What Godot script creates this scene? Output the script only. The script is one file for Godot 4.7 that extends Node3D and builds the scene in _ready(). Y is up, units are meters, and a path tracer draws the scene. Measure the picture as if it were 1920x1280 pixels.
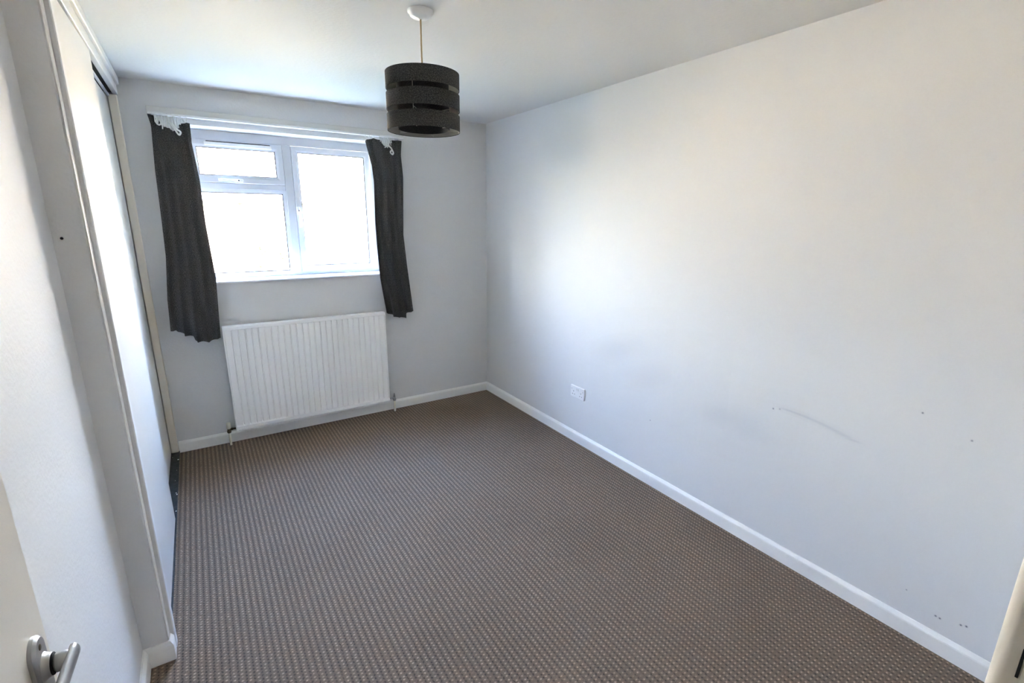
extends Node3D

const CEIL := 2.4
const FRONT := 3.82      # room face of the wall with the doorway
const REVEAL := -0.165   # room face of the window frame
var rng := RandomNumberGenerator.new()

# ------------------------------------------------------------------ mesh helpers
func begin(smooth := false) -> SurfaceTool:
	var st := SurfaceTool.new()
	st.begin(Mesh.PRIMITIVE_TRIANGLES)
	st.set_smooth_group(0 if smooth else -1)
	return st

func tri(st: SurfaceTool, a: Vector3, b: Vector3, c: Vector3, out: Vector3) -> void:
	if (b - a).cross(c - a).dot(out) > 0.0:
		var t := b
		b = c
		c = t
	st.add_vertex(a)
	st.add_vertex(b)
	st.add_vertex(c)

func quad(st: SurfaceTool, a: Vector3, b: Vector3, c: Vector3, d: Vector3, out: Vector3) -> void:
	tri(st, a, b, c, out)
	tri(st, a, c, d, out)

# box with chamfered edges, given by two opposite corners
func box(st: SurfaceTool, lo: Vector3, hi: Vector3, bev := 0.0) -> void:
	var m := (lo + hi) / 2.0
	var h := (hi - lo).abs() / 2.0
	bev = minf(bev, minf(h.x, minf(h.y, h.z)) * 0.9)
	var corner := func(s: Vector3, ax: int) -> Vector3:
		var p := Vector3(s.x * (h.x - bev), s.y * (h.y - bev), s.z * (h.z - bev))
		p[ax] = s[ax] * h[ax]
		return m + p
	for ax in 3:
		var u := (ax + 1) % 3
		var v := (ax + 2) % 3
		for s in [-1.0, 1.0]:
			var q: Array[Vector3] = []
			for k in [[-1, -1], [1, -1], [1, 1], [-1, 1]]:
				var sg := Vector3.ZERO
				sg[ax] = s
				sg[u] = k[0]
				sg[v] = k[1]
				q.append(corner.call(sg, ax))
			var n := Vector3.ZERO
			n[ax] = s
			quad(st, q[0], q[1], q[2], q[3], n)
	if bev <= 0.0:
		return
	for ax in 3:
		var u := (ax + 1) % 3
		var v := (ax + 2) % 3
		for su in [-1.0, 1.0]:
			for sv in [-1.0, 1.0]:
				var a := Vector3.ZERO
				a[ax] = -1
				a[u] = su
				a[v] = sv
				var b := a
				b[ax] = 1
				var n := Vector3.ZERO
				n[u] = su
				n[v] = sv
				quad(st, corner.call(a, u), corner.call(b, u), corner.call(b, v), corner.call(a, v), n)
	for sx in [-1.0, 1.0]:
		for sy in [-1.0, 1.0]:
			for sz in [-1.0, 1.0]:
				var s := Vector3(sx, sy, sz)
				tri(st, corner.call(s, 0), corner.call(s, 1), corner.call(s, 2), s)

# surface of revolution: profile of (radius, height) round the y axis of xf
func lathe(st: SurfaceTool, prof: Array, xf: Transform3D, seg := 40, closed := false) -> void:
	var mid := Vector2.ZERO
	for p in prof:
		mid += p / prof.size()
	if not closed:
		mid.x = 0.0
	var n := prof.size()
	for k in (n if closed else n - 1):
		var p: Vector2 = prof[k]
		var q: Vector2 = prof[(k + 1) % n]
		var e := q - p
		var o := Vector2(e.y, -e.x)
		if o.dot((p + q) / 2.0 - mid) < 0.0:
			o = -o
		for i in seg:
			var a := TAU * i / seg
			var b := TAU * (i + 1) / seg
			var c := (a + b) / 2.0
			var f := func(r: Vector2, t: float) -> Vector3: return xf * Vector3(r.x * cos(t), r.y, r.x * sin(t))
			var out: Vector3 = xf.basis * Vector3(o.x * cos(c), o.y, o.x * sin(c))
			if p.x < 1e-6:
				tri(st, f.call(p, a), f.call(q, a), f.call(q, b), out)
			elif q.x < 1e-6:
				tri(st, f.call(p, a), f.call(q, a), f.call(p, b), out)
			else:
				quad(st, f.call(p, a), f.call(q, a), f.call(q, b), f.call(p, b), out)

func axis_to(from: Vector3, to: Vector3) -> Transform3D:
	var y := (to - from).normalized()
	var x := y.cross(Vector3(0.3, 0.2, 0.93)).normalized()
	return Transform3D(Basis(x, y, x.cross(y)), from)

# rod with slightly rounded ends
func rod(st: SurfaceTool, from: Vector3, to: Vector3, r: float, r2 := -1.0, seg := 24) -> void:
	if r2 < 0.0:
		r2 = r
	var l := from.distance_to(to)
	var e := minf(0.25 * r, l * 0.2)
	lathe(st, [Vector2(0, 0), Vector2(r - e, 0), Vector2(r, e), Vector2(r2, l - e), Vector2(r2 - e, l), Vector2(0, l)], axis_to(from, to), seg)

func tube(st: SurfaceTool, pts: Array, r: float, seg := 10, flat := 1.0, up := Vector3(0.1, 0.25, 0.96)) -> void:
	var rings: Array = []
	for k in pts.size():
		var d: Vector3 = (pts[mini(k + 1, pts.size() - 1)] - pts[maxi(k - 1, 0)]).normalized()
		var x := d.cross(up).normalized()
		var y := d.cross(x)
		var ring: Array = []
		for i in seg:
			var a := TAU * i / seg
			ring.append(pts[k] + x * cos(a) * r + y * sin(a) * r * flat)
		rings.append(ring)
	for k in pts.size() - 1:
		var c: Vector3 = (pts[k] + pts[k + 1]) / 2.0
		for i in seg:
			var j := (i + 1) % seg
			quad(st, rings[k][i], rings[k + 1][i], rings[k + 1][j], rings[k][j], (rings[k][i] + rings[k][j] + rings[k + 1][i] + rings[k + 1][j]) / 4.0 - c)
	for k in [0, pts.size() - 1]:
		var o: Vector3 = pts[0] - pts[1] if k == 0 else pts[k] - pts[k - 1]
		for i in seg:
			tri(st, pts[k], rings[k][i], rings[k][(i + 1) % seg], o)

# polygon (convex, in xy) extruded along +z of xf with a chamfer on the front
func plate(st: SurfaceTool, poly: Array, depth: float, bev: float, xf: Transform3D) -> void:
	var c := Vector2.ZERO
	for p in poly:
		c += p / poly.size()
	var n := poly.size()
	var inset: Array = []
	for i in n:
		var a: Vector2 = (poly[i] - poly[(i + n - 1) % n]).normalized()
		var b: Vector2 = (poly[(i + 1) % n] - poly[i]).normalized()
		var o := (Vector2(a.y, -a.x) + Vector2(b.y, -b.x)).normalized()
		if o.dot(poly[i] - c) < 0.0:
			o = -o
		inset.append(poly[i] - o * bev)
	var f := func(p: Vector2, z: float) -> Vector3: return xf * Vector3(p.x, p.y, z)
	for i in n:
		var j := (i + 1) % n
		var m: Vector2 = (poly[i] + poly[j]) / 2.0 - c
		var e: Vector2 = poly[j] - poly[i]
		var o := Vector2(e.y, -e.x)
		if o.dot(m) < 0.0:
			o = -o
		var out: Vector3 = xf.basis * Vector3(o.x, o.y, 0)
		quad(st, f.call(poly[i], 0.0), f.call(poly[j], 0.0), f.call(poly[j], depth - bev), f.call(poly[i], depth - bev), out)
		quad(st, f.call(poly[i], depth - bev), f.call(poly[j], depth - bev), f.call(inset[j], depth), f.call(inset[i], depth), out.normalized() + xf.basis.z)
		tri(st, f.call(c, depth), f.call(inset[i], depth), f.call(inset[j], depth), xf.basis.z)
		tri(st, f.call(c, 0.0), f.call(poly[i], 0.0), f.call(poly[j], 0.0), -xf.basis.z)

func stadium(w: float, h: float, seg := 12) -> Array:
	var out: Array = []
	var r := w / 2.0
	for s in [1.0, -1.0]:
		for i in seg + 1:
			var a := PI * i / seg
			out.append(Vector2(cos(a) * r * s, s * (h / 2.0 - r) + sin(a) * r * s))
	return out

func rounded_rect(w: float, h: float, r: float, seg := 5) -> Array:
	var out: Array = []
	for k in 4:
		var c := Vector2([1, -1, -1, 1][k] * (w / 2 - r), [1, 1, -1, -1][k] * (h / 2 - r))
		for i in seg + 1:
			var a := PI / 2 * (k + float(i) / seg)
			out.append(c + Vector2(cos(a), sin(a)) * r)
	return out

# skirting and the like: profile of (distance from wall, height) along a path of (x, z); side +1 is to the left of the way
func sweep(st: SurfaceTool, path: Array, prof: Array, side: float) -> void:
	var n := path.size()
	var offs: Array = []
	for i in n:
		var a: Vector2 = (path[i] - path[maxi(i - 1, 0)]).normalized()
		var b: Vector2 = (path[mini(i + 1, n - 1)] - path[i]).normalized()
		if i == 0:
			a = b
		if i == n - 1:
			b = a
		var na := Vector2(a.y, -a.x) * side
		var nb := Vector2(b.y, -b.x) * side
		var m := (na + nb).normalized()
		offs.append(m / m.dot(na))
	var f := func(i: int, p: Vector2) -> Vector3:
		var w: Vector2 = path[i] + offs[i] * p.x
		return Vector3(w.x, p.y, w.y)
	var mid := Vector2.ZERO
	for p in prof:
		mid += p / prof.size()
	for i in n - 1:
		var c: Vector3 = (f.call(i, mid) + f.call(i + 1, mid)) / 2.0
		for k in prof.size():
			var p: Vector2 = prof[k]
			var q: Vector2 = prof[(k + 1) % prof.size()]
			var g: Vector3 = (f.call(i, p) + f.call(i + 1, p) + f.call(i, q) + f.call(i + 1, q)) / 4.0
			quad(st, f.call(i, p), f.call(i + 1, p), f.call(i + 1, q), f.call(i, q), g - c)
	for i in [0, n - 1]:
		var o: Vector3 = f.call(i, mid) - f.call(1 if i == 0 else n - 2, mid)
		for k in prof.size():
			tri(st, f.call(i, mid), f.call(i, prof[k]), f.call(i, prof[(k + 1) % prof.size()]), o)

# mitred rectangular ring: closed convex profile of (inset, z)
func ring(st: SurfaceTool, x0: float, x1: float, y0: float, y1: float, prof: Array) -> void:
	var mid := Vector2.ZERO
	for p in prof:
		mid += p / prof.size()
	var f := func(k: int, p: Vector2) -> Vector3:
		return Vector3([x0 + p.x, x1 - p.x, x1 - p.x, x0 + p.x][k % 4], [y0 + p.x, y0 + p.x, y1 - p.x, y1 - p.x][k % 4], p.y)
	for k in 4:
		var c: Vector3 = (f.call(k, mid) + f.call(k + 1, mid)) / 2.0
		for i in prof.size():
			var p: Vector2 = prof[i]
			var q: Vector2 = prof[(i + 1) % prof.size()]
			var g: Vector3 = (f.call(k, p) + f.call(k + 1, p) + f.call(k, q) + f.call(k + 1, q)) / 4.0
			quad(st, f.call(k, p), f.call(k + 1, p), f.call(k + 1, q), f.call(k, q), g - c)

func V(x: float, y: float, z: float) -> Vector3:
	return Vector3(x, y, z)

# ------------------------------------------------------------------ scene helpers
func commit(st: SurfaceTool, called: String, m: Material, parent: Node3D = self) -> MeshInstance3D:
	st.generate_normals()
	var o := MeshInstance3D.new()
	o.mesh = st.commit()
	o.material_override = m
	o.name = called
	parent.add_child(o, true)
	var p: Node = parent
	while p != self:
		o.position -= p.position
		p = p.get_parent()
	return o

func tag(o: Node3D, label: String, category: String, group := "") -> Node3D:
	o.set_meta("label", label)
	o.set_meta("category", category)
	if group != "":
		o.set_meta("group", group)
	return o

func structure(o: Node3D) -> Node3D:
	o.set_meta("kind", "structure")
	return o

func thing(called: String, at: Vector3, parent: Node3D = self) -> Node3D:
	var o := Node3D.new()
	o.name = called
	parent.add_child(o, true)
	o.position = at
	return o

func group_part(called: String, parent: Node3D) -> Node3D:
	return thing(called, Vector3.ZERO, parent)

func mat(c: Color, rough := 0.6, metal := 0.0) -> StandardMaterial3D:
	var m := StandardMaterial3D.new()
	m.albedo_color = c
	m.roughness = rough
	m.metallic = metal
	return m

func c8(r: int, g: int, b: int) -> Color:
	return Color(r / 255.0, g / 255.0, b / 255.0)

func noise_image(size: int, freq: float, seed_: int, octaves := 3) -> Image:
	var n := FastNoiseLite.new()
	n.seed = seed_
	n.noise_type = FastNoiseLite.TYPE_SIMPLEX_SMOOTH
	n.frequency = freq
	n.fractal_octaves = octaves
	return n.get_seamless_image(size, size)

func bumpy(m: StandardMaterial3D, img: Image, depth: float, metres: float, strength := 1.0) -> StandardMaterial3D:
	var b := img.duplicate() as Image
	b.convert(Image.FORMAT_RGBA8)
	b.bump_map_to_normal_map(depth)
	m.normal_enabled = true
	m.normal_texture = ImageTexture.create_from_image(b)
	m.normal_scale = strength
	m.uv1_triplanar = true
	m.uv1_world_triplanar = true
	m.uv1_scale = Vector3.ONE / metres
	return m

# grey-level noise turned into a colour texture between two colours
func mottled(m: StandardMaterial3D, img: Image, dark: Color, light: Color, metres: float) -> StandardMaterial3D:
	var w := img.get_width()
	var out := Image.create(w, w, false, Image.FORMAT_RGB8)
	for y in w:
		for x in w:
			var v := clampf((img.get_pixel(x, y).r - 0.5) * 1.6 + 0.5, 0, 1)
			out.set_pixel(x, y, dark.lerp(light, v))
	m.albedo_color = Color.WHITE
	m.albedo_texture = ImageTexture.create_from_image(out)
	m.uv1_triplanar = true
	m.uv1_world_triplanar = true
	m.uv1_scale = Vector3.ONE / metres
	return m

func curve(t: Array, k: float) -> float:
	# piecewise linear through (key, value) pairs with rising keys
	if k <= t[0][0]:
		return t[0][1]
	for i in t.size() - 1:
		if k <= t[i + 1][0]:
			return lerpf(t[i][1], t[i + 1][1], (k - t[i][0]) / (t[i + 1][0] - t[i][0]))
	return t[-1][1]

var M := {}

# ------------------------------------------------------------------ the scene
func _ready() -> void:
	rng.seed = 4711
	camera_and_light()
	materials()
	shell()
	skirting()
	window()
	wardrobe()
	entry_door()
	door_frame()
	radiator()
	curtain_rail()
	curtains()
	pendant()
	socket()
	small_marks()
	outside()

func camera_and_light() -> void:
	var cam := Camera3D.new()
	cam.name = "camera"
	add_child(cam)
	cam.position = V(-2.2294, 1.6167, 3.8826)
	cam.basis = Basis.from_euler(Vector3(deg_to_rad(-14.2358), deg_to_rad(-32.9182), deg_to_rad(0.5505)))
	cam.fov = 70.4136
	cam.near = 0.02
	cam.far = 200.0
	cam.current = true
	var sky := ProceduralSkyMaterial.new()
	sky.sky_top_color = Color(0.58, 0.74, 1.0)
	sky.sky_horizon_color = Color(0.98, 0.97, 0.90)
	sky.sky_curve = 0.28
	sky.sky_energy_multiplier = 1.0
	sky.ground_horizon_color = Color(0.55, 0.55, 0.52)
	sky.ground_bottom_color = Color(0.32, 0.31, 0.28)
	sky.sun_angle_max = 4.0
	var env := Environment.new()
	env.background_mode = Environment.BG_SKY
	env.sky = Sky.new()
	env.sky.sky_material = sky
	env.tonemap_mode = Environment.TONE_MAPPER_LINEAR
	env.tonemap_exposure = 101.0
	env.sdfgi_enabled = true
	env.ssao_enabled = true
	env.ssil_enabled = true
	var we := WorldEnvironment.new()
	we.name = "environment"
	we.environment = env
	add_child(we)
	# the sun stands behind this house and lights the garden and the house opposite
	var sun := DirectionalLight3D.new()
	sun.name = "sun"
	add_child(sun)
	sun.rotation = Vector3(deg_to_rad(-27), deg_to_rad(14), 0)
	sun.light_color = Color(1.0, 0.93, 0.82)
	sun.light_energy = 0.62
	sun.light_angular_distance = 0.6
	sun.shadow_enabled = true

func materials() -> void:
	var fine := noise_image(512, 0.035, 3)
	var coarse := noise_image(512, 0.012, 9)
	M.wall = bumpy(mat(c8(223, 223, 222), 0.75), fine, 2.2, 0.35, 0.35)
	M.ceiling = bumpy(mat(c8(224, 223, 219), 0.85), fine, 2.2, 0.45, 0.35)
	M.gloss = bumpy(mat(c8(246, 245, 241), 0.32), coarse, 1.6, 0.5, 0.18)      # gloss-painted woodwork
	M.cream = bumpy(mat(c8(232, 224, 208), 0.4), coarse, 1.6, 0.5, 0.2)        # yellowed gloss
	M.door = bumpy(mat(c8(214, 212, 206), 0.40), coarse, 2.0, 0.6, 0.22)
	M.fascia = bumpy(mat(c8(218, 216, 210), 0.4), coarse, 1.6, 0.5, 0.18)
	M.leaf = bumpy(mat(c8(226, 220, 208), 0.38), coarse, 1.6, 0.5, 0.15)
	M.upvc = mat(c8(212, 215, 220), 0.4)
	M.gasket = mat(c8(24, 24, 25), 0.9)
	M.radiator = mat(c8(253, 253, 251), 0.45)
	M.plastic = mat(c8(240, 240, 238), 0.35)
	M.old_plastic = mat(c8(230, 225, 208), 0.45)
	M.brass = mat(c8(92, 80, 62), 0.5, 0.7)
	M.chrome = mat(c8(150, 150, 152), 0.35, 0.85)
	M.satin = bumpy(mat(c8(180, 180, 179), 0.4, 0.9), fine, 1.0, 0.08, 0.1)
	M.dark = mat(c8(22, 21, 20), 0.8)
	M.track = mottled(mat(Color.WHITE, 0.6), noise_image(256, 0.03, 21), c8(22, 22, 23), c8(52, 52, 52), 0.3)
	M.inside = mat(c8(190, 186, 178), 0.8)
	M.glass = mat(Color(0.93, 0.97, 0.96, 0.03), 0.0)
	M.glass.transparency = BaseMaterial3D.TRANSPARENCY_ALPHA
	var cloth := noise_image(512, 0.05, 31, 4)
	M.curtain = mottled(mat(Color.WHITE, 0.95), cloth, c8(34, 33, 33), c8(114, 110, 108), 0.17)
	M.curtain.backlight_enabled = true
	M.curtain.backlight = Color(0.03, 0.028, 0.026)
	M.shade = mottled(mat(Color.WHITE, 0.95), noise_image(512, 0.07, 37, 4), c8(18, 18, 18), c8(92, 90, 88), 0.2)
	M.lining = mat(c8(138, 136, 128), 0.6)
	M.sleeve = mottled(mat(Color.WHITE, 0.95), noise_image(256, 0.07, 41, 4), c8(18, 18, 18), c8(48, 47, 46), 0.14)
	M.tape = mat(c8(226, 226, 222), 0.9)
	M.flex = mat(c8(196, 172, 124), 0.5)
	M.concrete = mat(c8(150, 146, 138), 0.9)
	M.carpet = carpet_material()
	M.wall_right = scuffed_patchy_wall(fine)

# woven carpet: light knots in straight rows with dark gaps between the rows
func carpet_material() -> StandardMaterial3D:
	var s := 1024
	var cols := 20
	var rows := 32
	var pix := PackedByteArray()
	pix.resize(s * s * 3)
	var hgt := PackedByteArray()
	hgt.resize(s * s)
	var tone := PackedFloat32Array()
	var warm := PackedFloat32Array()
	for k in cols * rows * 2:
		tone.append(rng.randf_range(0.55, 1.0) if rng.randf() > 0.08 else rng.randf_range(0.15, 0.5))
		warm.append(rng.randf_range(-1, 1))
	var fib := noise_image(s, 0.11, 51, 2).get_data()
	var base := Vector3(120, 103, 86)
	for y in s:
		var fy := float(y) / s * rows
		for x in s:
			var fx := float(x) / s * cols
			var grain := fib[y * s + x] / 255.0 - 0.5
			# light knots on the lattice, dark pits half-way between the columns
			var cx := int(roundf(fx)) % cols
			var cy := int(roundf(fy)) % rows
			var dx: float = fx - roundf(fx)
			var dy: float = fy - roundf(fy)
			var id := cy * cols + cx
			dx += warm[id] * 0.10
			dy += warm[id + cols * rows] * 0.14
			var knot := exp(-(dx * dx / 0.026 + dy * dy / 0.032)) * tone[id]
			var ex: float = fx - floorf(fx) - 0.5
			var pit := exp(-(ex * ex / 0.018 + dy * dy / 0.05)) * tone[id + cols * rows]
			var ey: float = fy - floorf(fy) - 0.5
			var pit2 := exp(-(dx * dx / 0.03 + ey * ey / 0.03)) * 0.6
			var weave := 0.5 + 0.5 * cos(TAU * fx)
			var v := 0.92 + 0.09 * weave + 0.75 * knot - 0.58 * pit - 0.16 * pit2 + grain * 0.45
			var w: float = warm[id] * 2.0
			var o := (y * s + x) * 3
			pix[o] = clampi(int(base.x * v + w), 0, 255)
			pix[o + 1] = clampi(int(base.y * v), 0, 255)
			pix[o + 2] = clampi(int(base.z * v + 7.0 * knot - w * 0.5), 0, 255)
			hgt[y * s + x] = clampi(int(120 + 90 * knot + 22 * weave - 85 * pit - 40 * pit2 + grain * 70), 0, 255)
	var m := mat(Color.WHITE, 0.95)
	m.albedo_texture = ImageTexture.create_from_image(Image.create_from_data(s, s, false, Image.FORMAT_RGB8, pix))
	var n := Image.create_from_data(s, s, false, Image.FORMAT_L8, hgt)
	n.convert(Image.FORMAT_RGBA8)
	n.bump_map_to_normal_map(7.0)
	m.normal_enabled = true
	m.normal_texture = ImageTexture.create_from_image(n)
	m.vertex_color_use_as_albedo = true
	return m

# pale grey paint with the scuffs, dots and soft grey patches of the long wall; u runs along z, v down from the ceiling
func scuffed_patchy_wall(fine: Image) -> StandardMaterial3D:
	var w := 2048
	var h := 1260
	var per := w / 3.9
	var paint := c8(223, 223, 222)
	var img := Image.create(w, h, false, Image.FORMAT_RGB8)
	img.fill(paint)
	var blot := func(z: float, y: float, rz: float, ry: float, turn: float, dark: float, c: Color) -> void:
		var r := maxf(rz, ry) * 2.2
		for py in range(maxi(0, int((CEIL - y - r) * per)), mini(h, int((CEIL - y + r) * per) + 2)):
			for px in range(maxi(0, int((z - r) * per)), mini(w, int((z + r) * per) + 2)):
				var d := Vector2(px / per - z, (CEIL - py / per) - y).rotated(-turn)
				var f := exp(-(d.x * d.x / (rz * rz) + d.y * d.y / (ry * ry))) * dark
				img.set_pixel(px, py, img.get_pixel(px, py).lerp(c, f))
	var grey := c8(150, 156, 166)  # broad soft patches, slightly greyer than the paint
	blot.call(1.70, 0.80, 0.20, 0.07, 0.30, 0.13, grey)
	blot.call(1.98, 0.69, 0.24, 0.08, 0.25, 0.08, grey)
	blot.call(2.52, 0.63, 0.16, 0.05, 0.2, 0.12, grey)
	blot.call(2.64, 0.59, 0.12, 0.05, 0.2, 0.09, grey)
	for k in 9:
		blot.call(2.80 + k * 0.036, 0.765 - 0.0006 * k * k, 0.03, 0.005, 0.0, 0.13, c8(130, 134, 150))
	var ink := c8(60, 62, 78)
	for d in [[2.744, 0.750, 0.0035, 0.6], [2.774, 0.758, 0.003, 0.4], [3.293, 0.923, 0.003, 0.7], [3.444, 0.871, 0.003, 0.55], [2.017, 0.421, 0.003, 0.5], [3.471, 0.146, 0.003, 0.8], [3.484, 0.145, 0.003, 0.8], [3.543, 0.163, 0.003, 0.8], [3.558, 0.169, 0.003, 0.9], [3.37, 0.19, 0.002, 0.6]]:
		blot.call(d[0], d[1], d[2], d[2], 0.0, d[3], ink)
	var m := mat(Color.WHITE, 0.75)
	m.albedo_texture = ImageTexture.create_from_image(img)
	return m

# ------------------------------------------------------------------ the room
func shell() -> void:
	var st := begin()
	box(st, V(-3.2, -0.25, -0.28), V(0.2, -0.012, 5.3))
	structure(commit(st, "floor", M.concrete))
	st = begin()
	box(st, V(-3.2, CEIL, -0.28), V(0.2, CEIL + 0.25, 5.3))
	structure(commit(st, "ceiling", M.ceiling))
	# window wall: four blocks round the opening
	st = begin()
	var ox0 := -2.225
	var ox1 := -0.94
	var oy0 := 1.165
	var oy1 := 2.175
	box(st, V(-3.12, -0.012, -0.28), V(ox0, CEIL, 0))
	box(st, V(ox1, -0.012, -0.28), V(0.0, CEIL, 0))
	box(st, V(ox0, -0.012, -0.28), V(ox1, oy0, 0))
	box(st, V(ox0, oy1, -0.28), V(ox1, CEIL, 0))
	structure(commit(st, "wall_back", M.wall))
	st = begin()
	box(st, V(0, -0.012, -0.28), V(0.2, CEIL, 5.3))
	var right := structure(commit(st, "wall_right", M.wall))
	# its painted face carries the scuffs, dots and grey patches
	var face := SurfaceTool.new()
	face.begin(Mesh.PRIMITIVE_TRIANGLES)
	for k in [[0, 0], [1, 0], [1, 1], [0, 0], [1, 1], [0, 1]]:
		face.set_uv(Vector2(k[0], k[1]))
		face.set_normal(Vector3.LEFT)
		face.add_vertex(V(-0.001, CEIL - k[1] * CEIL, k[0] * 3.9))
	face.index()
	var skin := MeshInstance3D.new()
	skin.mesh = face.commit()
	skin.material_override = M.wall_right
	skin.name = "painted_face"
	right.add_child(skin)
	# left: wall behind the door, then the short pier that ends the wardrobe
	st = begin()
	box(st, V(-2.72, -0.012, 1.955), V(-2.574, CEIL, FRONT))
	box(st, V(-3.12, -0.012, 1.915), V(-2.497, CEIL, 1.955), 0.004)
	structure(commit(st, "wall_left", M.wall))
	st = begin()
	box(st, V(-3.2, -0.012, -0.28), V(-3.12, CEIL, 5.3))
	structure(commit(st, "wall_outer", M.wall))
	# wall with the doorway that the camera stands in, and the landing behind it
	st = begin()
	box(st, V(-3.12, -0.012, FRONT), V(-2.545, CEIL, 3.93))
	box(st, V(-1.63, -0.012, FRONT), V(0, CEIL, 3.93))
	box(st, V(-2.545, 2.03, FRONT), V(-1.63, CEIL, 3.93))
	structure(commit(st, "wall_front", M.wall))
	st = begin()
	box(st, V(-3.12, -0.012, 5.2), V(0, CEIL, 5.3))
	structure(commit(st, "wall_landing", M.wall))
	# fitted carpet
	var n := FastNoiseLite.new()
	n.seed = 8
	n.frequency = 1.6
	n.fractal_octaves = 3
	st = SurfaceTool.new()
	st.begin(Mesh.PRIMITIVE_TRIANGLES)
	var tile := Vector2(0.49, 0.4928)
	var put := func(x: float, z: float, y: float, up: Vector3) -> void:
		var v := 1.0 + 0.16 * n.get_noise_2d(x, z)
		st.set_color(Color(v, v * 0.995, v * 0.985))
		st.set_uv(Vector2((x + 2.279) / tile.x, (z - 1.94) / tile.y))
		st.set_normal(up)
		st.add_vertex(V(x, y, z))
	var patch := func(x0: float, x1: float, z0: float, z1: float, nx: int, nz: int) -> void:
		for i in nx:
			for j in nz:
				var xa := lerpf(x0, x1, float(i) / nx)
				var xb := lerpf(x0, x1, float(i + 1) / nx)
				var za := lerpf(z0, z1, float(j) / nz)
				var zb := lerpf(z0, z1, float(j + 1) / nz)
				for q in [[xa, za], [xb, za], [xb, zb], [xa, za], [xb, zb], [xa, zb]]:
					put.call(q[0], q[1], 0.0, Vector3.UP)
		for e in [[x0, z0, x1, z0, Vector3.FORWARD], [x1, z0, x1, z1, Vector3.RIGHT], [x1, z1, x0, z1, Vector3.BACK], [x0, z1, x0, z0, Vector3.LEFT]]:
			for q in [[0, 0.0], [1, -0.012], [1, 0.0], [0, 0.0], [0, -0.012], [1, -0.012]]:
				put.call(e[2] if q[0] else e[0], e[3] if q[0] else e[1], q[1], e[4])
	patch.call(-2.499, -0.001, 0.001, 1.914, 40, 30)
	patch.call(-2.482, -0.001, 1.914, 1.956, 40, 2)
	patch.call(-2.573, -0.001, 1.956, 5.2, 40, 50)
	st.generate_tangents()
	var c := MeshInstance3D.new()
	c.mesh = st.commit()
	c.material_override = M.carpet
	c.name = "carpet"
	add_child(c)
	tag(c, "brown-grey fitted carpet with rows of pale flecks over the whole floor", "carpet")

func skirting() -> void:
	var prof := [Vector2(0.0005, 0.0), Vector2(0.0155, 0.0), Vector2(0.0155, 0.060), Vector2(0.0145, 0.066), Vector2(0.006, 0.079), Vector2(0.0005, 0.080)]
	var st := begin()
	sweep(st, [Vector2(-2.498, 0), Vector2(-0.001, 0)], prof, -1.0)
	structure(commit(st, "baseboard_back", M.gloss))
	st = begin()
	sweep(st, [Vector2(0, 0.016), Vector2(0, FRONT)], prof, -1.0)
	structure(commit(st, "baseboard_right", M.gloss))
	st = begin()
	sweep(st, [Vector2(-2.574, FRONT), Vector2(-2.574, 1.955), Vector2(-2.497, 1.955), Vector2(-2.497, 1.917)], prof, -1.0)
	structure(commit(st, "baseboard_left", M.gloss))

# ------------------------------------------------------------------ window
func window() -> void:
	var w := structure(thing("window_1", V(-1.58, 1.18, -0.2)))
	var x0 := -2.222
	var x1 := -0.943
	var y0 := 1.181
	var y1 := 2.174
	var zb := -0.232
	var zf := REVEAL
	var st := begin()
	ring(st, x0, x1, y0, y1, [Vector2(0, zb), Vector2(0, zf), Vector2(0.03, zf), Vector2(0.03, zb)])
	box(st, V(x0 + 0.03, 2.117, zb), V(x1 - 0.03, y1 - 0.03, zf))
	commit(st, "window_frame", M.upvc, w)
	st = begin()
	box(st, V(-1.611, y0 + 0.012, zb), V(-1.553, 2.117, zf + 0.002), 0.003)
	commit(st, "mullion", M.upvc, w)
	st = begin()
	box(st, V(x0 + 0.03, 1.798, zb), V(-1.611, 1.838, zf + 0.001), 0.003)
	commit(st, "transom", M.upvc, w)
	# fixed light, lower left: sloped bead round the pane
	st = begin()
	ring(st, x0 + 0.03, -1.611, y0 + 0.014, 1.799, [Vector2(0, zb + 0.01), Vector2(0, zf - 0.001), Vector2(0.004, zf - 0.001), Vector2(0.023, zf - 0.006), Vector2(0.023, zb + 0.01)])
	commit(st, "glazing_bead", M.upvc, w)
	gasket(w, x0 + 0.053, -1.634, y0 + 0.037, 1.776, zf - 0.006)
	pane(w, x0 + 0.05, -1.631, y0 + 0.034, 1.779, zf - 0.0135)
	# opening lights: proud sashes
	sash(w, x0 + 0.03, -1.611, 1.838, 2.116, 0.050, "top_sash")
	sash(w, -1.553, -0.981, 1.208, 2.114, 0.042, "side_sash")
	# trickle vent on the head of the small sash
	st = begin()
	box(st, V(-2.092, 2.077, zf + 0.011), V(-1.680, 2.101, zf + 0.026), 0.004)
	var vent := commit(st, "trickle_vent", M.plastic, w)
	st = begin()
	box(st, V(-2.08, 2.1, zf + 0.012), V(-1.69, 2.106, zf + 0.022), 0.001)
	commit(st, "vent_slot", M.dark, vent)
	# handles
	handle(w, V(-1.913, 1.857, zf + 0.012), Vector3.LEFT)
	handle(w, V(-1.540, 1.660, zf + 0.012), Vector3.DOWN)
	# sill board
	st = begin()
	box(st, V(-2.224, 1.1652, REVEAL + 0.0), V(-0.941, 1.181, 0.001))
	box(st, V(-2.27, 1.1652, 0.0005), V(-0.90, 1.181, 0.022), 0.005)
	commit(st, "sill", M.gloss, w)

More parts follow.
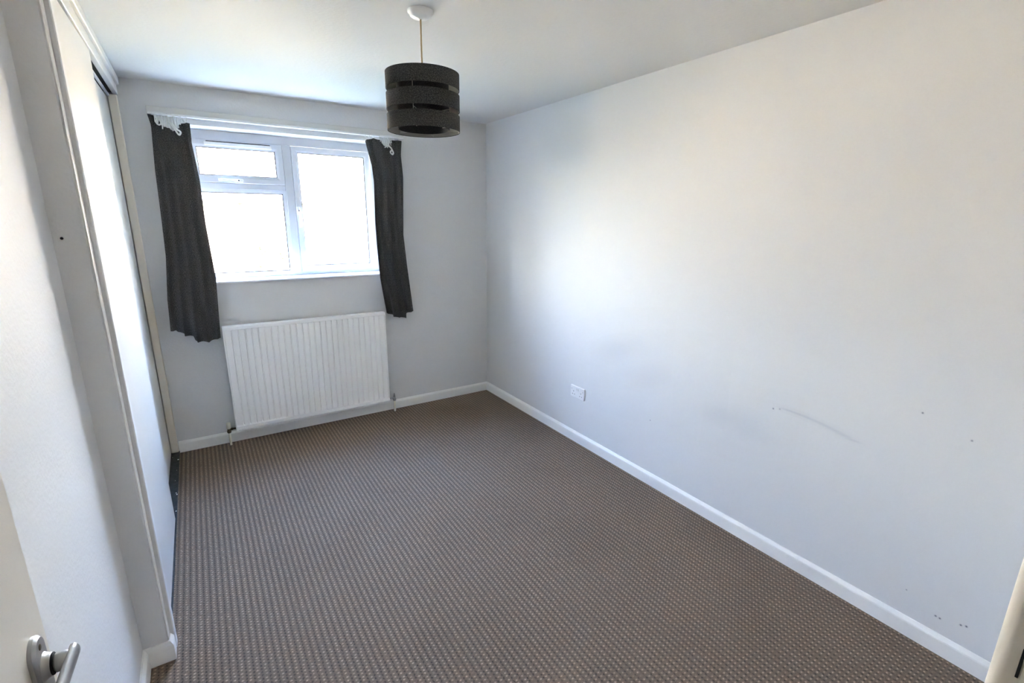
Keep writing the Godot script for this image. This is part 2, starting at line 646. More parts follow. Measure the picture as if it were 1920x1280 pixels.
func sash(w: Node3D, x0: float, x1: float, y0: float, y1: float, wide: float, called: String) -> void:
	var zb := -0.225
	var zf := REVEAL + 0.012
	var st := begin()
	ring(st, x0 + 0.001, x1 - 0.001, y0 + 0.001, y1 - 0.001, [Vector2(0, zb), Vector2(0, zf - 0.003), Vector2(0.003, zf), Vector2(wide * 0.6, zf), Vector2(wide * 0.6, zb)])
	var s := commit(st, called, M.upvc, w)
	st = begin()
	ring(st, x0, x1, y0, y1, [Vector2(wide * 0.6, zb + 0.01), Vector2(wide * 0.6, zf - 0.0005), Vector2(wide * 0.66, zf - 0.0005), Vector2(wide, zf - 0.006), Vector2(wide, zb + 0.01)])
	commit(st, "glazing_bead", M.upvc, s)
	gasket(s, x0 + wide, x1 - wide, y0 + wide, y1 - wide, zf - 0.006)
	pane(s, x0 + wide - 0.003, x1 - wide + 0.003, y0 + wide - 0.003, y1 - wide + 0.003, zf - 0.0135)

func gasket(w: Node3D, x0: float, x1: float, y0: float, y1: float, z: float) -> void:
	var st := begin()
	ring(st, x0 - 0.001, x1 + 0.001, y0 - 0.001, y1 + 0.001, [Vector2(0, z - 0.007), Vector2(0, z - 0.0015), Vector2(0.006, z - 0.003), Vector2(0.0065, z - 0.007)])
	commit(st, "gasket", M.gasket, w)

func pane(w: Node3D, x0: float, x1: float, y0: float, y1: float, z: float) -> void:
	var st := begin()
	box(st, V(x0, y0, z - 0.004), V(x1, y1, z))
	commit(st, "pane", M.glass, w)

func handle(w: Node3D, at: Vector3, along: Vector3) -> void:
	var h := group_part("window_handle", w)
	var st := begin()
	var up := -along
	var xf := Transform3D(Basis(up.cross(Vector3.BACK), up, Vector3.BACK), at)
	plate(st, stadium(0.022, 0.062), 0.009, 0.003, xf)
	commit(st, "handle_base", M.plastic, h)
	st = begin(true)
	rod(st, at + Vector3.BACK * 0.008, at + Vector3.BACK * 0.024, 0.009)
	commit(st, "lock_boss", M.plastic, h)
	st = begin(true)
	rod(st, at + Vector3.BACK * 0.0235, at + Vector3.BACK * 0.0255, 0.0045)
	commit(st, "keyhole", M.dark, h)
	st = begin(true)
	var p: Array = []
	for k in 9:
		var t := k / 8.0
		p.append(at + along * (0.004 + 0.118 * t) + Vector3.BACK * (0.018 + 0.010 * sin(t * PI * 0.9)))
	tube(st, p, 0.0065, 10, 0.8)
	commit(st, "lever", M.plastic, h)

# ------------------------------------------------------------------ built-in wardrobe with two sliding doors
func wardrobe() -> void:
	var w := thing("wardrobe", V(-2.6, 0, 0.95))
	tag(w, "built-in white wardrobe with two sliding doors along the left wall", "wardrobe")
	var st := begin()
	box(st, V(-3.119, -0.011, 0.002), V(-3.10, 2.399, 1.868))
	box(st, V(-3.10, -0.011, 0.002), V(-2.548, 0.004, 1.868))
	box(st, V(-3.10, 1.75, 0.002), V(-2.64, 1.768, 1.868))
	box(st, V(-3.119, -0.011, 1.8685), V(-2.53, 2.3995, 1.9145))
	commit(st, "carcass", M.inside, w)
	# bottom track, a black painted strip
	st = begin()
	box(st, V(-2.548, -0.011, 0.002), V(-2.4995, 0.012, 1.868), 0.002)
	var tr := commit(st, "floor_track", M.track, w)
	for p in [[-2.505, 0.155, 0.004], [-2.538, 0.10, 0.002], [-2.503, 0.66, 0.003], [-2.507, 0.64, 0.0025], [-2.503, 0.86, 0.003], [-2.515, 0.47, 0.0015], [-2.51, 0.32, 0.0015]]:
		st = begin()
		box(st, V(p[0] - p[2], 0.0115, p[1] - p[2] * 1.6), V(p[0] + p[2], 0.0135, p[1] + p[2] * 1.6), 0.0008)
		commit(st, "paint_fleck", M.gloss, tr)
	# posts at both ends
	st = begin()
	box(st, V(-2.546, 0.0125, 0.002), V(-2.502, 2.298, 0.032), 0.004)
	commit(st, "post", M.cream, w)
	st = begin()
	box(st, V(-2.529, 0.0005, 1.872), V(-2.4795, 2.298, 1.9145), 0.003)
	commit(st, "post", M.wall, w)
	# white edge strip on the corner of the pier
	st = begin()
	box(st, V(-2.4968, 0.081, 1.9155), V(-2.4935, 2.356, 1.9545), 0.001)
	commit(st, "edge_strip", M.gloss, w)
	# fascia below the ceiling: a proud cornice over a flat board
	st = begin()
	box(st, V(-2.529, 2.357, 0.002), V(-2.484, 2.3995, 1.9145), 0.003)
	commit(st, "cornice", M.fascia, w)
	st = begin()
	box(st, V(-2.522, 2.302, 0.002), V(-2.498, 2.357, 1.9145), 0.002)
	commit(st, "fascia", M.fascia, w)
	st = begin()
	box(st, V(-2.5465, 2.284, 0.0325), V(-2.536, 2.296, 1.868), 0.001)
	commit(st, "top_track", M.upvc, w)
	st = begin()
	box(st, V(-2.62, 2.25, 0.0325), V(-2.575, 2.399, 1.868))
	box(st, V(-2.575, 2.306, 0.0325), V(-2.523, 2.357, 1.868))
	commit(st, "gap_shade_backing", M.dark, w)  # black backing added so the gap over the doors reads as deep shade
	# front door stands a little out of true, so that the gap over it tapers
	st = begin()
	var d1 := commit_slab(st, -2.5255, -2.505, 0.0135, 2.284, 2.301, 0.945, 1.868, M.door, w)
	st = begin()
	plate(st, stadium(0.013, 0.034), 0.0012, 0.0005, Transform3D(Basis(Vector3(0, 0, -1), Vector3.UP, Vector3.RIGHT), V(-2.5052, 1.578, 1.71)))
	commit(st, "finger_pull", M.brass, d1)
	st = begin()
	commit_slab(st, -2.568, -2.548, 0.0135, 2.276, 2.276, 0.034, 0.985, M.door, w)

func commit_slab(st: SurfaceTool, x0: float, x1: float, y0: float, y_near: float, y_far: float, z0: float, z1: float, m: Material, w: Node3D) -> MeshInstance3D:
	var a := [V(x0, y0, z0), V(x1, y0, z0), V(x1, y0, z1), V(x0, y0, z1), V(x0, y_far, z0), V(x1, y_far, z0), V(x1, y_near, z1), V(x0, y_near, z1)]
	var c := V((x0 + x1) / 2, (y0 + y_far) / 2, (z0 + z1) / 2)
	for f in [[0, 1, 2, 3], [4, 5, 6, 7], [0, 1, 5, 4], [1, 2, 6, 5], [2, 3, 7, 6], [3, 0, 4, 7]]:
		quad(st, a[f[0]], a[f[1]], a[f[2]], a[f[3]], (a[f[0]] + a[f[1]] + a[f[2]] + a[f[3]]) / 4.0 - c)
	return commit(st, "sliding_door", m, w)

# ------------------------------------------------------------------ open entry door and its frame
func entry_door() -> void:
	var d := structure(thing("door_1", V(-2.518, 0, 3.8)))
	var st := begin()
	box(st, V(-2.538, 0.012, 2.972), V(-2.5, 1.99, 3.80), 0.003)
	commit(st, "door_leaf", M.leaf, d)
	var h := group_part("door_handle", d)
	var at := V(-2.5, 0.975, 3.036)
	# long plate, collar, black ring, lever that points back to the hinges
	st = begin()
	plate(st, stadium(0.050, 0.165, 16), 0.009, 0.004, Transform3D(Basis(Vector3(0, 0, -1), Vector3.UP, Vector3.RIGHT), at + V(0, -0.032, 0)))
	commit(st, "handle_plate", M.satin, h)
	for y in [0.034, -0.098]:
		st = begin(true)
		rod(st, at + V(0.0080, y, 0), at + V(0.0098, y, 0), 0.0045)
		commit(st, "screw", M.brass, h)
	st = begin(true)
	lathe(st, [Vector2(0.021, 0), Vector2(0.0185, 0.003), Vector2(0.0165, 0.007), Vector2(0.0165, 0.009), Vector2(0, 0.009)], axis_to(at + V(0.0085, 0, 0), at + V(0.03, 0, 0)), 36)
	commit(st, "collar", M.satin, h)
	st = begin(true)
	rod(st, at + V(0.0172, 0, 0), at + V(0.0195, 0, 0), 0.0158)
	commit(st, "washer", M.dark, h)
	st = begin(true)
	rod(st, at + V(0.0192, 0, 0), at + V(0.043, 0, 0), 0.0142, 0.0115)
	var p: Array = []
	for k in 14:
		var t := k / 13.0
		p.append(at + V(0.0405 - 0.010 * t, 0.002 - 0.008 * t, -0.013 + 0.125 * t))
	tube(st, p, 0.0068, 18, 1.8, Vector3.UP)
	commit(st, "lever", M.satin, h)

func door_frame() -> void:
	var f := structure(thing("trim_1", V(-1.65, 0, 3.87)))
	var st := begin(true)
	# jamb with rounded edges on the latch side
	var prof: Array = []
	for p in rounded_rect(0.030, 0.112, 0.011, 6):
		prof.append(p)
	var n := prof.size()
	for i in n:
		var a: Vector2 = prof[i]
		var b: Vector2 = prof[(i + 1) % n]
		var q := func(v: Vector2, y: float) -> Vector3: return V(-1.645 + v.x, y, 3.876 + v.y)
		quad(st, q.call(a, 0.0), q.call(b, 0.0), q.call(b, 2.03), q.call(a, 2.03), V(a.x + b.x, 0, a.y + b.y))
	commit(st, "jamb", M.cream, f)
	st = begin()
	box(st, V(-2.5445, 0, 3.822), V(-2.53, 2.03, 3.928), 0.003)
	commit(st, "jamb", M.cream, f)
	st = begin()
	box(st, V(-2.53, 1.995, 3.822), V(-1.66, 2.03, 3.928), 0.003)
	commit(st, "head", M.cream, f)
	# keep for the latch, let into the jamb
	st = begin()
	box(st, V(-1.6612, 1.15, 3.8405), V(-1.659, 1.262, 3.87), 0.0005)
	var k := commit(st, "strike_plate", M.old_plastic, f)
	st = begin()
	box(st, V(-1.6614, 1.224, 3.8372), V(-1.6600, 1.254, 3.8392))
	commit(st, "latch_gap", M.dark, k)

# ------------------------------------------------------------------ radiator
func radiator() -> void:
	var r := thing("radiator", V(-1.572, 0, 0.07))
	tag(r, "white fluted panel radiator on the wall under the window", "radiator")
	var x0 := -2.143
	var x1 := -1.002
	var y0 := 0.108
	var y1 := 0.878
	var zb := 0.046
	var zf := 0.098
	# fluted face
	var st := begin()
	var n := 27
	var e0 := x0 + 0.012
	var e1 := x1 - 0.012
	var line: Array = [Vector2(e0, zf - 0.002)]
	var pitch := (e1 - e0) / n
	for k in range(0, n):
		var c := e0 + (k + 0.5) * pitch
		if k > 0:
			line.append(Vector2(c - pitch * 0.5 - 0.0055, zf - 0.001))
			line.append(Vector2(c - pitch * 0.5 - 0.0022, zf - 0.0085))
			line.append(Vector2(c - pitch * 0.5 + 0.0022, zf - 0.0085))
			line.append(Vector2(c - pitch * 0.5 + 0.0055, zf - 0.001))
	line.append(Vector2(e1, zf - 0.002))
	for i in line.size() - 1:
		var a: Vector2 = line[i]
		var b: Vector2 = line[i + 1]
		quad(st, V(a.x, y0 + 0.045, a.y), V(b.x, y0 + 0.045, b.y), V(b.x, y1 - 0.032, b.y), V(a.x, y1 - 0.032, a.y), Vector3.BACK)
		# the flutes run out into the flat rails
		quad(st, V(a.x, y1 - 0.032, a.y), V(b.x, y1 - 0.032, b.y), V(b.x, y1 - 0.026, zf - 0.002), V(a.x, y1 - 0.026, zf - 0.002), Vector3.BACK)
		quad(st, V(a.x, y0 + 0.045, a.y), V(b.x, y0 + 0.045, b.y), V(b.x, y0 + 0.036, zf + 0.001), V(a.x, y0 + 0.036, zf + 0.001), Vector3.BACK)
	box(st, V(x0 + 0.004, y0 + 0.005, zb), V(x1 - 0.004, y1 - 0.005, zf - 0.012), 0.004)
	commit(st, "panel", M.radiator, r)
	st = begin()
	box(st, V(x0, y1 - 0.027, zb), V(x1, y1, zf + 0.003), 0.004)
	commit(st, "top_rail", M.radiator, r)
	st = begin()
	box(st, V(x0 + 0.002, y0 + 0.006, zb), V(x1, y0 + 0.037, zf + 0.003), 0.004)
	box(st, V(x0 + 0.002, y0, zb), V(x1, y0 + 0.005, zf + 0.004), 0.002)
	commit(st, "bottom_rail", M.radiator, r)
	for s in [[x0, x0 + 0.011], [x1 - 0.011, x1]]:
		st = begin()
		box(st, V(s[0], y0 + 0.002, zb), V(s[1], y1 - 0.001, zf + 0.002), 0.003)
		commit(st, "side_rail", M.radiator, r)
	for x in [-1.95, -1.2]:
		st = begin()
		box(st, V(x - 0.02, 0.2, 0.0), V(x + 0.02, 0.8, zb + 0.002), 0.002)
		commit(st, "wall_bracket", M.radiator, r)
	# valves: capped on the left, bare metal on the right
	valve(r, -2.187, -1.0, true)
	valve(r, -0.953, 1.0, false)

func valve(r: Node3D, x: float, side: float, capped: bool) -> void:
	var v := group_part("valve", r)
	var z := 0.066
	var st := begin(true)
	rod(st, V(x, 0.0, z), V(x, 0.098, z), 0.0078)
	commit(st, "pipe", M.old_plastic, v)
	st = begin(true)
	lathe(st, [Vector2(0, 0), Vector2(0.011, 0), Vector2(0.0135, 0.006), Vector2(0.0135, 0.016), Vector2(0.011, 0.02), Vector2(0.010, 0.034), Vector2(0, 0.034)], Transform3D(Basis(), V(x, 0.096, z)), 8)
	var bx := x + (0.048 if side < 0 else -0.048)
	rod(st, V(x, 0.122, z), V(lerpf(x, bx, 0.55), 0.122, z), 0.0085, 0.0085, 8)
	rod(st, V(lerpf(x, bx, 0.5), 0.122, z), V(bx, 0.122, z), 0.006, 0.006, 12)
	commit(st, "body", M.brass if capped else M.chrome, v)
	st = begin(true)
	if capped:
		rod(st, V(x, 0.128, z), V(x, 0.176, z), 0.0145, 0.0135)
		commit(st, "cap", M.old_plastic, v)
	else:
		rod(st, V(x, 0.128, z), V(x, 0.164, z), 0.0095, 0.0045, 10)
		commit(st, "spindle", M.chrome, v)

# ------------------------------------------------------------------ curtain rail, curtains
func curtain_rail() -> void:
	var r := thing("curtain_rail", V(-1.56, 2.2, 0.0))
	tag(r, "white curtain track on a painted batten above the window", "curtain rail")
	var st := begin()
	box(st, V(-2.372, 2.218, 0.0005), V(-0.756, 2.258, 0.022), 0.002)
	commit(st, "batten", M.fascia, r)
	st = begin()
	box(st, V(-2.368, 2.2085, 0.004), V(-0.760, 2.2175, 0.046), 0.002)
	box(st, V(-2.368, 2.2175, 0.0225), V(-0.760, 2.222, 0.046), 0.0015)
	commit(st, "track", M.plastic, r)
	for x in [-2.355, -2.33, -2.30, -2.27, -2.24, -2.205, -2.175, -1.06, -1.03, -1.0, -0.955, -0.935, -0.915, -0.89, -0.84, -0.80]:
		st = begin()
		box(st, V(x - 0.003, 2.194, 0.036), V(x + 0.003, 2.2085, 0.042), 0.001)
		commit(st, "glider", M.plastic, r)

# cloth between two side lines; top and hem are heights over u, the sides are x over height
func cloth(left: Array, right: Array, top: Array, hem: Array, folds: float, phase: float, amp: float) -> SurfaceTool:
	var st := begin(true)
	var nu := 120
	var nv := 70
	var at := func(i: int, j: int, back: float) -> Vector3:
		var u := float(i) / nu
		var v := float(j) / nv
		var y := lerpf(curve(top, u), curve(hem, u), v)
		var a := TAU * (folds * u + 0.10 * sin(v * 2.6 + u * 2.0)) + phase
		var k := amp * (0.45 + 0.55 * v)
		var s := sin(a) + 0.35 * sin(2.0 * a + 0.8 + v) + 0.22 * sin(0.53 * a + 3.0 * v)
		var edge := sin(PI * u)
		var x := lerpf(curve(left, y), curve(right, y), u) + 0.010 * cos(a) * minf(1.0, edge * 2.5) * (0.5 + 0.5 * v)
		# it hangs from the track, bulges a little over the sill and falls free
		return V(x, y, 0.062 + 0.026 * smoothstep(0.0, 0.25, v) + k * s - back)
	for i in nu:
		for j in nv:
			quad(st, at.call(i, j, 0.0), at.call(i + 1, j, 0.0), at.call(i + 1, j + 1, 0.0), at.call(i, j + 1, 0.0), Vector3.BACK)
			quad(st, at.call(i, j, 0.004), at.call(i + 1, j, 0.004), at.call(i + 1, j + 1, 0.004), at.call(i, j + 1, 0.004), Vector3.FORWARD)
	for i in nu:
		for j in [0, nv]:
			quad(st, at.call(i, j, 0.0), at.call(i + 1, j, 0.0), at.call(i + 1, j, 0.004), at.call(i, j, 0.004), Vector3.UP if j == 0 else Vector3.DOWN)
	for j in nv:
		for i in [0, nu]:
			quad(st, at.call(i, j, 0.0), at.call(i, j + 1, 0.0), at.call(i, j + 1, 0.004), at.call(i, j, 0.004), Vector3.LEFT if i == 0 else Vector3.RIGHT)
	return st

func ribbon(pts: Array, r: float) -> SurfaceTool:
	var st := begin(true)
	var c := Curve3D.new()
	for k in pts.size():
		var t: Vector3 = (pts[mini(k + 1, pts.size() - 1)] - pts[maxi(k - 1, 0)]) / 6.0
		c.add_point(pts[k], -t, t)
	var line: Array = []
	var n := pts.size() * 6
	for k in n + 1:
		line.append(c.sample_baked(c.get_baked_length() * k / n, true))
	tube(st, line, r, 8, 0.6)
	return st

func curtains() -> void:
	var a := thing("curtain", V(-2.27, 0.78, 0.09))
	tag(a, "dark charcoal curtain with a sagging top at the left of the window", "curtain")
	var left := [[0.88, -2.431], [1.09, -2.420], [1.365, -2.391], [1.563, -2.383], [1.88, -2.374], [2.14, -2.359], [2.205, -2.370]]
	var right := [[0.79, -2.159], [0.96, -2.150], [1.217, -2.136], [1.565, -2.150], [1.83, -2.149], [2.05, -2.163], [2.17, -2.159]]
	var top := [[0.0, 2.203], [0.16, 2.200], [0.24, 2.160], [0.36, 2.140], [0.5, 2.127], [0.6, 2.122], [0.68, 2.142], [0.78, 2.168], [0.9, 2.174], [1.0, 2.172]]
	var hem := [[0.0, 0.884], [0.12, 0.882], [0.14, 0.868], [0.26, 0.860], [0.28, 0.846], [0.41, 0.834], [0.43, 0.806], [0.56, 0.789], [0.78, 0.785], [1.0, 0.808]]
	commit(cloth(left, right, top, hem, 4.4, 0.6, 0.019), "fabric", M.curtain, a)
	var drop := [[-2.335, 2.163], [-2.322, 2.150], [-2.306, 2.158], [-2.292, 2.140], [-2.276, 2.136], [-2.262, 2.126], [-2.248, 2.120], [-2.236, 2.124], [-2.222, 2.140], [-2.206, 2.160], [-2.190, 2.172], [-2.176, 2.176]]
	for k in drop.size():
		var d: Array = drop[k]
		var sway := 0.008 * sin(k * 2.3)
		commit(ribbon([V(d[0] + sway, 2.2, 0.046), V(d[0] + 0.4 * sway, 2.186, 0.062), V(d[0], lerpf(d[1], 2.19, 0.4), 0.078 + 0.004 * cos(k * 1.7)), V(d[0] - 0.6 * sway, d[1] - 0.004, 0.088)], 0.0030 if k % 3 != 1 else 0.0048), "heading_tape", M.tape, a)
	commit(ribbon([V(-2.335, 2.195, 0.085), V(-2.325, 2.175, 0.095), V(-2.331, 2.157, 0.1), V(-2.318, 2.142, 0.102), V(-2.305, 2.155, 0.1), V(-2.312, 2.175, 0.095)], 0.0045), "cord", M.tape, a)
	commit(ribbon([V(-2.27, 2.17, 0.095), V(-2.255, 2.15, 0.1), V(-2.24, 2.125, 0.104), V(-2.232, 2.105, 0.106), V(-2.222, 2.095, 0.106), V(-2.215, 2.112, 0.105), V(-2.235, 2.13, 0.104), V(-2.25, 2.16, 0.098)], 0.0055), "cord", M.tape, a)
	commit(ribbon([V(-2.305, 2.15, 0.1), V(-2.302, 2.135, 0.103), V(-2.303, 2.120, 0.104)], 0.003), "cord", M.tape, a)
	var b := thing("curtain", V(-0.9, 0.8, 0.09))
	tag(b, "dark charcoal curtain with frayed white heading at the right of the window", "curtain")
	left = [[0.885, -0.990], [0.98, -1.004], [1.155, -1.026], [1.405, -1.037], [1.567, -1.040], [1.88, -1.032], [1.994, -1.037], [2.165, -1.071]]
	right = [[0.86, -0.762], [1.23, -0.797], [1.484, -0.816], [1.93, -0.795], [2.085, -0.799], [2.19, -0.786]]
	top = [[0.0, 2.164], [0.05, 2.176], [0.24, 2.190], [0.38, 2.182], [0.45, 2.17], [0.5, 2.146], [0.6, 2.135], [0.66, 2.162], [0.7, 2.186], [0.85, 2.190], [1.0, 2.189]]
	hem = [[0.0, 0.880], [0.06, 0.862], [0.10, 0.852], [0.29, 0.848], [0.31, 0.824], [0.73, 0.808], [0.75, 0.842], [1.0, 0.862]]
	commit(cloth(left, right, top, hem, 4.2, 2.2, 0.017), "fabric", M.curtain, b)
	drop = [[-0.960, 2.170], [-0.948, 2.158], [-0.935, 2.146], [-0.922, 2.140], [-0.908, 2.130], [-0.896, 2.134], [-0.884, 2.150], [-0.876, 2.168]]
	for k in drop.size():
		var d: Array = drop[k]
		var sway := 0.006 * sin(k * 1.9 + 1.0)
		commit(ribbon([V(d[0] + sway, 2.202, 0.046), V(d[0] + 0.4 * sway, 2.188, 0.062), V(d[0], lerpf(d[1], 2.19, 0.4), 0.080), V(d[0] - 0.6 * sway, d[1] - 0.004, 0.09)], 0.0030 if k % 3 != 1 else 0.0046), "heading_tape", M.tape, b)
	commit(ribbon([V(-0.955, 2.165, 0.095), V(-0.935, 2.150, 0.1), V(-0.915, 2.142, 0.103), V(-0.893, 2.130, 0.105), V(-0.880, 2.110, 0.106), V(-0.873, 2.092, 0.106), V(-0.882, 2.080, 0.106), V(-0.896, 2.096, 0.106), V(-0.884, 2.110, 0.105)], 0.006), "cord", M.tape, b)
	commit(ribbon([V(-0.93, 2.16, 0.097), V(-0.925, 2.135, 0.103), V(-0.938, 2.125, 0.104)], 0.004), "cord", M.tape, b)

# ------------------------------------------------------------------ ceiling lamp
func pendant() -> void:
	var x := -1.374
	var z := 1.88
	var p := thing("pendant_lamp", V(x, 1.96, z))
	tag(p, "pendant lamp with a drum shade of three dark fabric bands", "lamp")
	var axis := func(y: float) -> Transform3D: return Transform3D(Basis(), V(x, y, z))
	var st := begin(true)
	lathe(st, [Vector2(0.050, CEIL - 0.0005), Vector2(0.050, CEIL - 0.007), Vector2(0.044, CEIL - 0.010), Vector2(0.041, CEIL - 0.019), Vector2(0.033, CEIL - 0.025), Vector2(0.010, CEIL - 0.027), Vector2(0.006, CEIL - 0.031), Vector2(0, CEIL - 0.031)], axis.call(0.0), 48)
	commit(st, "ceiling_rose", M.plastic, p)
	st = begin(true)
	rod(st, V(x, CEIL - 0.0305, z), V(x, 2.135, z), 0.0032, 0.0032, 12)
	commit(st, "flex", M.flex, p)
	st = begin(true)
	lathe(st, [Vector2(0, 2.14), Vector2(0.012, 2.138), Vector2(0.018, 2.12), Vector2(0.019, 2.085), Vector2(0.016, 2.08), Vector2(0, 2.08)], axis.call(0.0), 24)
	commit(st, "lampholder", M.plastic, p)
	var s := group_part("shade", p)
	var r := 0.147
	for y in [2.116, 2.038, 1.960]:
		st = begin()
		lathe(st, [Vector2(r, y), Vector2(r, y + 0.060), Vector2(r - 0.002, y + 0.060), Vector2(r - 0.002, y)], axis.call(0.0), 96, true)
		commit(st, "fabric_band", M.shade, s)
		st = begin()
		lathe(st, [Vector2(r - 0.0022, y + 0.002), Vector2(r - 0.0022, y + 0.058), Vector2(r - 0.003, y + 0.058), Vector2(r - 0.003, y + 0.002)], axis.call(0.0), 96, true)
		commit(st, "band_lining", M.lining, s)
	st = begin()
	lathe(st, [Vector2(0.104, 1.968), Vector2(0.104, 2.168), Vector2(0.1025, 2.168), Vector2(0.1025, 1.968)], axis.call(0.0), 80, true)
	commit(st, "inner_sleeve", M.sleeve, s)
	# wire carrier: spokes from the holder, clips between sleeve and bands
	st = begin(true)
	for k in 3:
		var a := TAU * k / 3.0 + 0.4
		var d := V(cos(a), 0, sin(a))
		rod(st, V(x, 2.125, z) + d * 0.017, V(x, 2.150, z) + d * 0.1035, 0.0016, 0.0016, 8)
	commit(st, "carrier", M.plastic, s)
	for k in 6:
		var a := TAU * k / 6.0 + 0.15
		var d := V(cos(a), 0, sin(a))
		st = begin(true)
		for y in [2.170, 2.030, 1.966]:
			rod(st, V(x, y, z) + d * 0.103, V(x, y, z) + d * 0.1455, 0.0013, 0.0013, 8)
		rod(st, V(x, 1.963, z) + d * 0.1432, V(x, 2.172, z) + d * 0.1432, 0.0011, 0.0011, 8)
		commit(st, "wire_strut", M.lining, s)

# ------------------------------------------------------------------ double wall socket
func socket() -> void:
	var c := V(0, 0.388, 1.340)
	var s := thing("wall_socket", c + V(0, -0.043, 0))
	tag(s, "white double wall socket low on the long right wall", "socket")
	var st := begin()
	# face towards -x, u along +z
	var xf := Transform3D(Basis(Vector3(0, 0, 1), Vector3.UP, Vector3.LEFT), c)
	plate(st, rounded_rect(0.152, 0.087, 0.004), 0.011, 0.003, xf)
	commit(st, "faceplate", M.plastic, s)
	for g in [-0.040, 0.040]:
		for h in [[0.0, 0.010, 0.0042, 0.0085], [-0.011, -0.012, 0.0068, 0.0045], [0.011, -0.012, 0.0068, 0.0045]]:
			st = begin()
			plate(st, rounded_rect(h[2], h[3], 0.0006, 2), 0.0009, 0.0002, xf * Transform3D(Basis(), V(g + h[0], h[1] - 0.008, 0.0106)))
			commit(st, "pin_hole", M.dark, s)
	for g in [-0.012, 0.012]:
		st = begin()
		plate(st, rounded_rect(0.0115, 0.020, 0.001, 2), 0.004, 0.001, xf * Transform3D(Basis(Vector3.RIGHT, 0.07), V(g, 0.022, 0.0098)))
		commit(st, "switch", M.plastic, s)
	for g in [-0.060, 0.060]:
		st = begin(true)
		var a := xf * V(g, 0.018, 0.0105)
		rod(st, a, a + V(-0.001, 0, 0), 0.0030, 0.0030, 14)
		commit(st, "screw", M.chrome, s)

func small_marks() -> void:
	# a nail left in the pier
	var n := thing("nail", V(-2.572, 1.549, 1.957))
	tag(n, "small dark nail left in the grey pier by the wardrobe", "nail")
	var st := begin(true)
	rod(st, V(-2.552, 1.549, 1.954), V(-2.552, 1.549, 1.964), 0.0015, 0.0015, 10)
	commit(st, "shank", M.dark, n)
	st = begin(true)
	rod(st, V(-2.552, 1.549, 1.963), V(-2.552, 1.549, 1.966), 0.004, 0.0035, 14)
	commit(st, "head", M.dark, n)

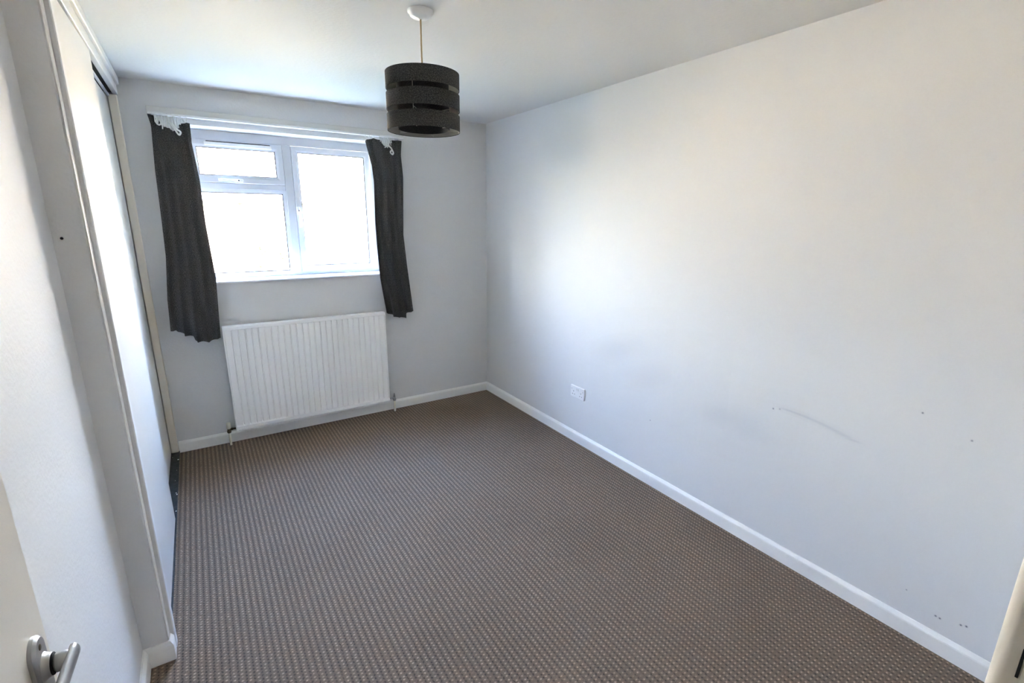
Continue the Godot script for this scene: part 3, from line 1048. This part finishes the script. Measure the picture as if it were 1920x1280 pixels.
# ------------------------------------------------------------------ what the window looks out on
func outside() -> void:
	var grass := mottled(mat(Color.WHITE, 0.95), noise_image(256, 0.03, 61), c8(58, 68, 40), c8(92, 92, 64), 3.0)
	var st := begin()
	box(st, V(-30, -2.9, -45), V(30, -2.7, -0.3))
	structure(commit(st, "ground", grass))
	# our own house below the room, so that the wall reaches the ground
	st = begin()
	box(st, V(-3.2, -2.7, -0.28), V(0.2, -0.26, 5.3))
	structure(commit(st, "wall_storey", M.concrete))
	var h := thing("house", V(0, -2.7, -17))
	tag(h, "pale rendered house across the garden, seen through the window", "house")
	var render := mat(c8(236, 224, 202), 0.9)
	st = begin()
	box(st, V(-14, -2.7, -21), V(14, 2.0, -14))
	commit(st, "wall", render, h)
	st = begin()
	var ridge := 3.4
	for s in [[-13.75, Vector3(0, 1, 1)], [-21.25, Vector3(0, 1, -1)]]:
		quad(st, V(-14.3, 2.02, s[0]), V(14.3, 2.02, s[0]), V(14.3, ridge, -17.5), V(-14.3, ridge, -17.5), s[1])
	quad(st, V(-14.3, 2.02, -13.75), V(14.3, 2.02, -13.75), V(14.3, 2.02, -21.25), V(-14.3, 2.02, -21.25), Vector3.DOWN)
	for x in [-14.3, 14.3]:
		tri(st, V(x, 2.02, -13.75), V(x, 2.02, -21.25), V(x, ridge, -17.5), V(x, 0, 0))
	commit(st, "roof", mat(c8(200, 186, 170), 0.9), h)
	st = begin(true)
	rod(st, V(-14.3, 2.05, -13.7), V(14.3, 2.05, -13.7), 0.045, 0.045, 14)
	commit(st, "gutter", mat(c8(60, 48, 44), 0.6), h)
	st = begin(true)
	rod(st, V(-0.87, -2.7, -13.93), V(-0.87, 2.05, -13.93), 0.05, 0.05, 14)
	commit(st, "downpipe", mat(c8(72, 68, 56), 0.6), h)
	# outbuilding at the right with a dark roof edge
	var g := thing("garage", V(4.0, -2.7, -11.5))
	tag(g, "low pale outbuilding with a dark roof edge, outside at the right", "building")
	st = begin()
	box(st, V(1.55, -2.7, -13), V(7.5, 0.47, -10.05))
	commit(st, "wall", render, g)
	st = begin()
	box(st, V(1.45, 0.47, -13.1), V(7.6, 0.535, -9.98), 0.01)
	commit(st, "roof_edge", mat(c8(58, 50, 44), 0.7), g)
	# small tree in the garden
	var t := thing("tree", V(-0.62, -2.7, -10))
	tag(t, "small leafy tree in the garden beyond the window", "tree")
	st = begin(true)
	tube(st, [V(-0.62, -2.7, -10), V(-0.6, -1.4, -10.02), V(-0.66, -0.5, -9.98), V(-0.7, 0.3, -10)], 0.05, 10)
	for b in [[-0.95, 0.7], [-0.35, 0.75], [-0.1, 0.4], [-1.0, 0.1]]:
		tube(st, [V(-0.66, -0.5, -9.98), V((b[0] - 0.66) / 2.0, (b[1] - 0.4) / 2.0, -10.0), V(b[0], b[1], -10 + rng.randf_range(-0.2, 0.2))], 0.018, 8)
	commit(st, "trunk", mat(c8(84, 70, 52), 0.9), t)
	var leaf := begin()
	for s in [1.0, -1.0]:
		quad(leaf, V(0, 0, 0), V(0.022, 0.004 * s, 0.03), V(0, 0.002 * s, 0.075), V(-0.022, 0.004 * s, 0.03), Vector3(0, s, 0))
	leaf.generate_normals()
	var mm := MultiMesh.new()
	mm.transform_format = MultiMesh.TRANSFORM_3D
	mm.mesh = leaf.commit()
	var spots: Array = []
	for c in [[-0.82, 0.86, 0.16, 90], [-0.68, 0.74, 0.12, 50], [-0.36, 0.66, 0.16, 90], [-0.98, 0.55, 0.06, 14], [-0.18, 0.58, 0.10, 26], [-0.92, 0.33, 0.12, 60], [-0.72, 0.37, 0.09, 30], [-0.6, -0.2, 0.4, 160], [-0.45, 0.52, 0.08, 12]]:
		for k in c[3]:
			var d: Vector3 = Vector3(rng.randfn(), rng.randfn(), rng.randfn()) * (c[2] * 0.55)
			spots.append(Transform3D(Basis.from_euler(Vector3(rng.randf() * TAU, rng.randf() * TAU, rng.randf() * TAU)), V(c[0], c[1], -10.0) + d - t.position))
	mm.instance_count = spots.size()
	for k in spots.size():
		mm.set_instance_transform(k, spots[k])
	var f := MultiMeshInstance3D.new()
	f.multimesh = mm
	var green := mat(c8(64, 74, 20), 0.8)
	f.material_override = green
	f.name = "foliage"
	f.set_meta("kind", "stuff")
	t.add_child(f)
